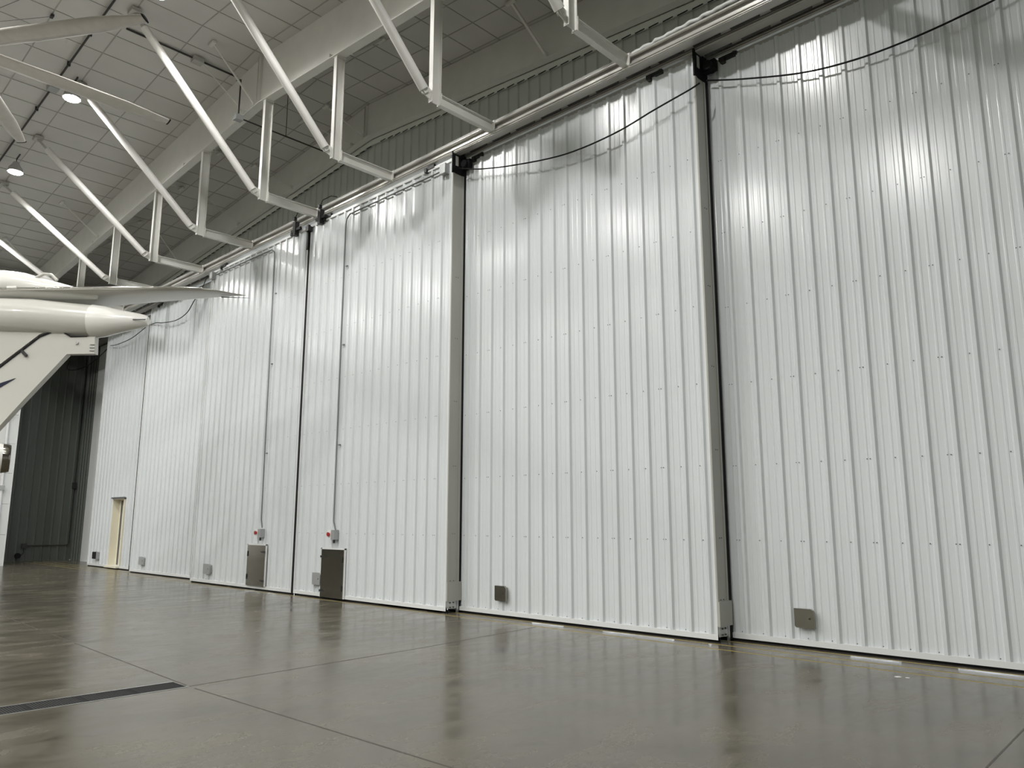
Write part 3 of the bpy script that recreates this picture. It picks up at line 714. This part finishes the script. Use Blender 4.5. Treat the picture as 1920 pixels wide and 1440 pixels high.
# bullet fairing and bright cone
def ell(u, zc, h, w_, n=20): return [A(u, 14.62 + w_ * math.cos(2 * math.pi * k / n), zc + h * math.sin(2 * math.pi * k / n)) for k in range(n)]
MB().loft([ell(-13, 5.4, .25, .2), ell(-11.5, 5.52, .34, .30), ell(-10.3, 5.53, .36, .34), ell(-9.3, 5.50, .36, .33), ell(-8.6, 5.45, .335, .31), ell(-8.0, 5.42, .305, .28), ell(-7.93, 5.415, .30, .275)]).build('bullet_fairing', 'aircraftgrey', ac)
MB().loft([ell(-8.15, 5.42, .335, .30), ell(-7.9, 5.42, .30, .28), ell(-7.6, 5.425, .22, .22), ell(-7.3, 5.43, .16, .16), ell(-7.12, 5.43, .115, .115), ell(-7.08, 5.43, .08, .08)]).build('tail_cone', 'aircraft', ac)
MB().tube([A(-7.3, 14.45, 5.42), A(-7.06, 14.46, 5.42)], .012, 6).build('cone_slot', 'conduit', ac)
# fin and rudder
def plate(poly, v, th, name, m, par): return MB().ext([A(u, v - th / 2, z) for u, z in poly], fh * th).build(name, m, par)
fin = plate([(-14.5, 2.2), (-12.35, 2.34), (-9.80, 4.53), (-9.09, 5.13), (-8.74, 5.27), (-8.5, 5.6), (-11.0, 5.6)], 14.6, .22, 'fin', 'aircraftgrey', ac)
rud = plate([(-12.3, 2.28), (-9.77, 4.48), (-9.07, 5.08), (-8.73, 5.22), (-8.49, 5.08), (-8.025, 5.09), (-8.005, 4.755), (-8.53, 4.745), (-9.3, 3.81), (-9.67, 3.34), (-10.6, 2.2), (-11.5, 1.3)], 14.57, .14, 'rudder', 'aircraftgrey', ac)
MB().ext([A(-12.31, 14.48, 2.30), A(-9.785, 14.48, 4.505), A(-9.08, 14.48, 5.105), A(-8.735, 14.48, 5.245), A(-8.48, 14.48, 5.10), A(-8.17, 14.48, 5.10), A(-8.17, 14.48, 5.088), A(-8.49, 14.48, 5.078), A(-8.73, 14.48, 5.215), A(-9.07, 14.48, 5.075), A(-9.77, 14.48, 4.475), A(-12.3, 14.48, 2.27)], fh * .02).build('hinge_gap', 'black', rud)
MB().bar(A(-9.38, 14.47, 4.80), A(-9.27, 14.46, 4.70), .03, .05).build('hinge_fitting', 'blackmetal', rud)
plate([(-9.45, 4.275), (-9.75, 4.17), (-10.8, 3.7), (-10.8, 3.5), (-9.75, 4.08)], 14.49, .012, 'tail_marking', 'navy', rud)
MB().tube([A(-8.35, 14.50, 4.965), A(-8.35, 14.47, 4.965)], .032, 12).build('round_fitting', 'galv', rud)
b = MB()
for z in (4.81, 4.87, 4.93): b.bar(A(-8.1, 14.49, z), A(-8.0, 14.49, z), .012, .008)
b.build('static_wicks', 'conduit', rud)
# fuselage, engine nacelle and gear, mostly outside the view
rings = []
for u, zc, r_ in ((-26, 2.3, .95), (-20, 2.3, 1.0), (-16, 2.35, .95), (-13.5, 2.4, .72), (-11.8, 2.4, .45), (-10.9, 2.4, .22), (-10.6, 2.4, .08)):
    rings.append([A(u, 15.1 + r_ * math.cos(k * math.pi / 12), zc + r_ * math.sin(k * math.pi / 12)) for k in range(24)])
MB().loft(rings).build('fuselage', 'aircraft', ac)
def cyl(u, r_, zc=2.74, v=14.42, n=24):
    s_ = u + 9.45; cu, cv = -9.33 + .83 * s_, v + .55 * s_
    return [A(cu - .55 * r_ * math.cos(2 * math.pi * k / n), cv + .83 * r_ * math.cos(2 * math.pi * k / n), zc + r_ * math.sin(2 * math.pi * k / n)) for k in range(n)]
na = MB().loft([cyl(-12.6, .26), cyl(-12.2, .33), cyl(-11, .34), cyl(-10, .31), cyl(-9.58, .275)]).build('engine_nacelle', 'aircraft', ac)
MB().loft([cyl(-9.60, .272), cyl(-9.50, .262), cyl(-9.455, .245)]).build('exhaust_ring', 'stainless', na)
MB().loft([cyl(-9.453, .22), cyl(-9.45, .20)]).build('exhaust_opening', 'blackmetal', na)
MB().ext([A(-9.56, 13.99, 2.765), A(-9.32, 14.185, 2.765), A(-9.32, 14.185, 2.778), A(-9.56, 13.99, 2.778)], fh * .05).build('red_marking', 'rust', na)
MB().bar(A(-11.6, 14.5, 2.7), A(-11.6, 15.1, 2.5), 1.2, .12, (0, 0, 1)).build('engine_pylon', 'aircraft', ac)
for v in (14.3, 15.9):
    MB().tube([A(-18, v, 1.9), A(-18, v, .3)], .07, 12).build('gear_leg', 'galv', ac)
    MB().tube([A(-18, v - .1, .3), A(-18, v + .1, .3)], .3, 24).build('wheel', 'black', ac)
MB().tube([A(-25, 15.1, 1.6), A(-25, 15.1, .22)], .06, 12).build('gear_leg', 'galv', ac)
MB().tube([A(-25, 15.0, .22), A(-25, 15.2, .22)], .22, 24).build('wheel', 'black', ac)
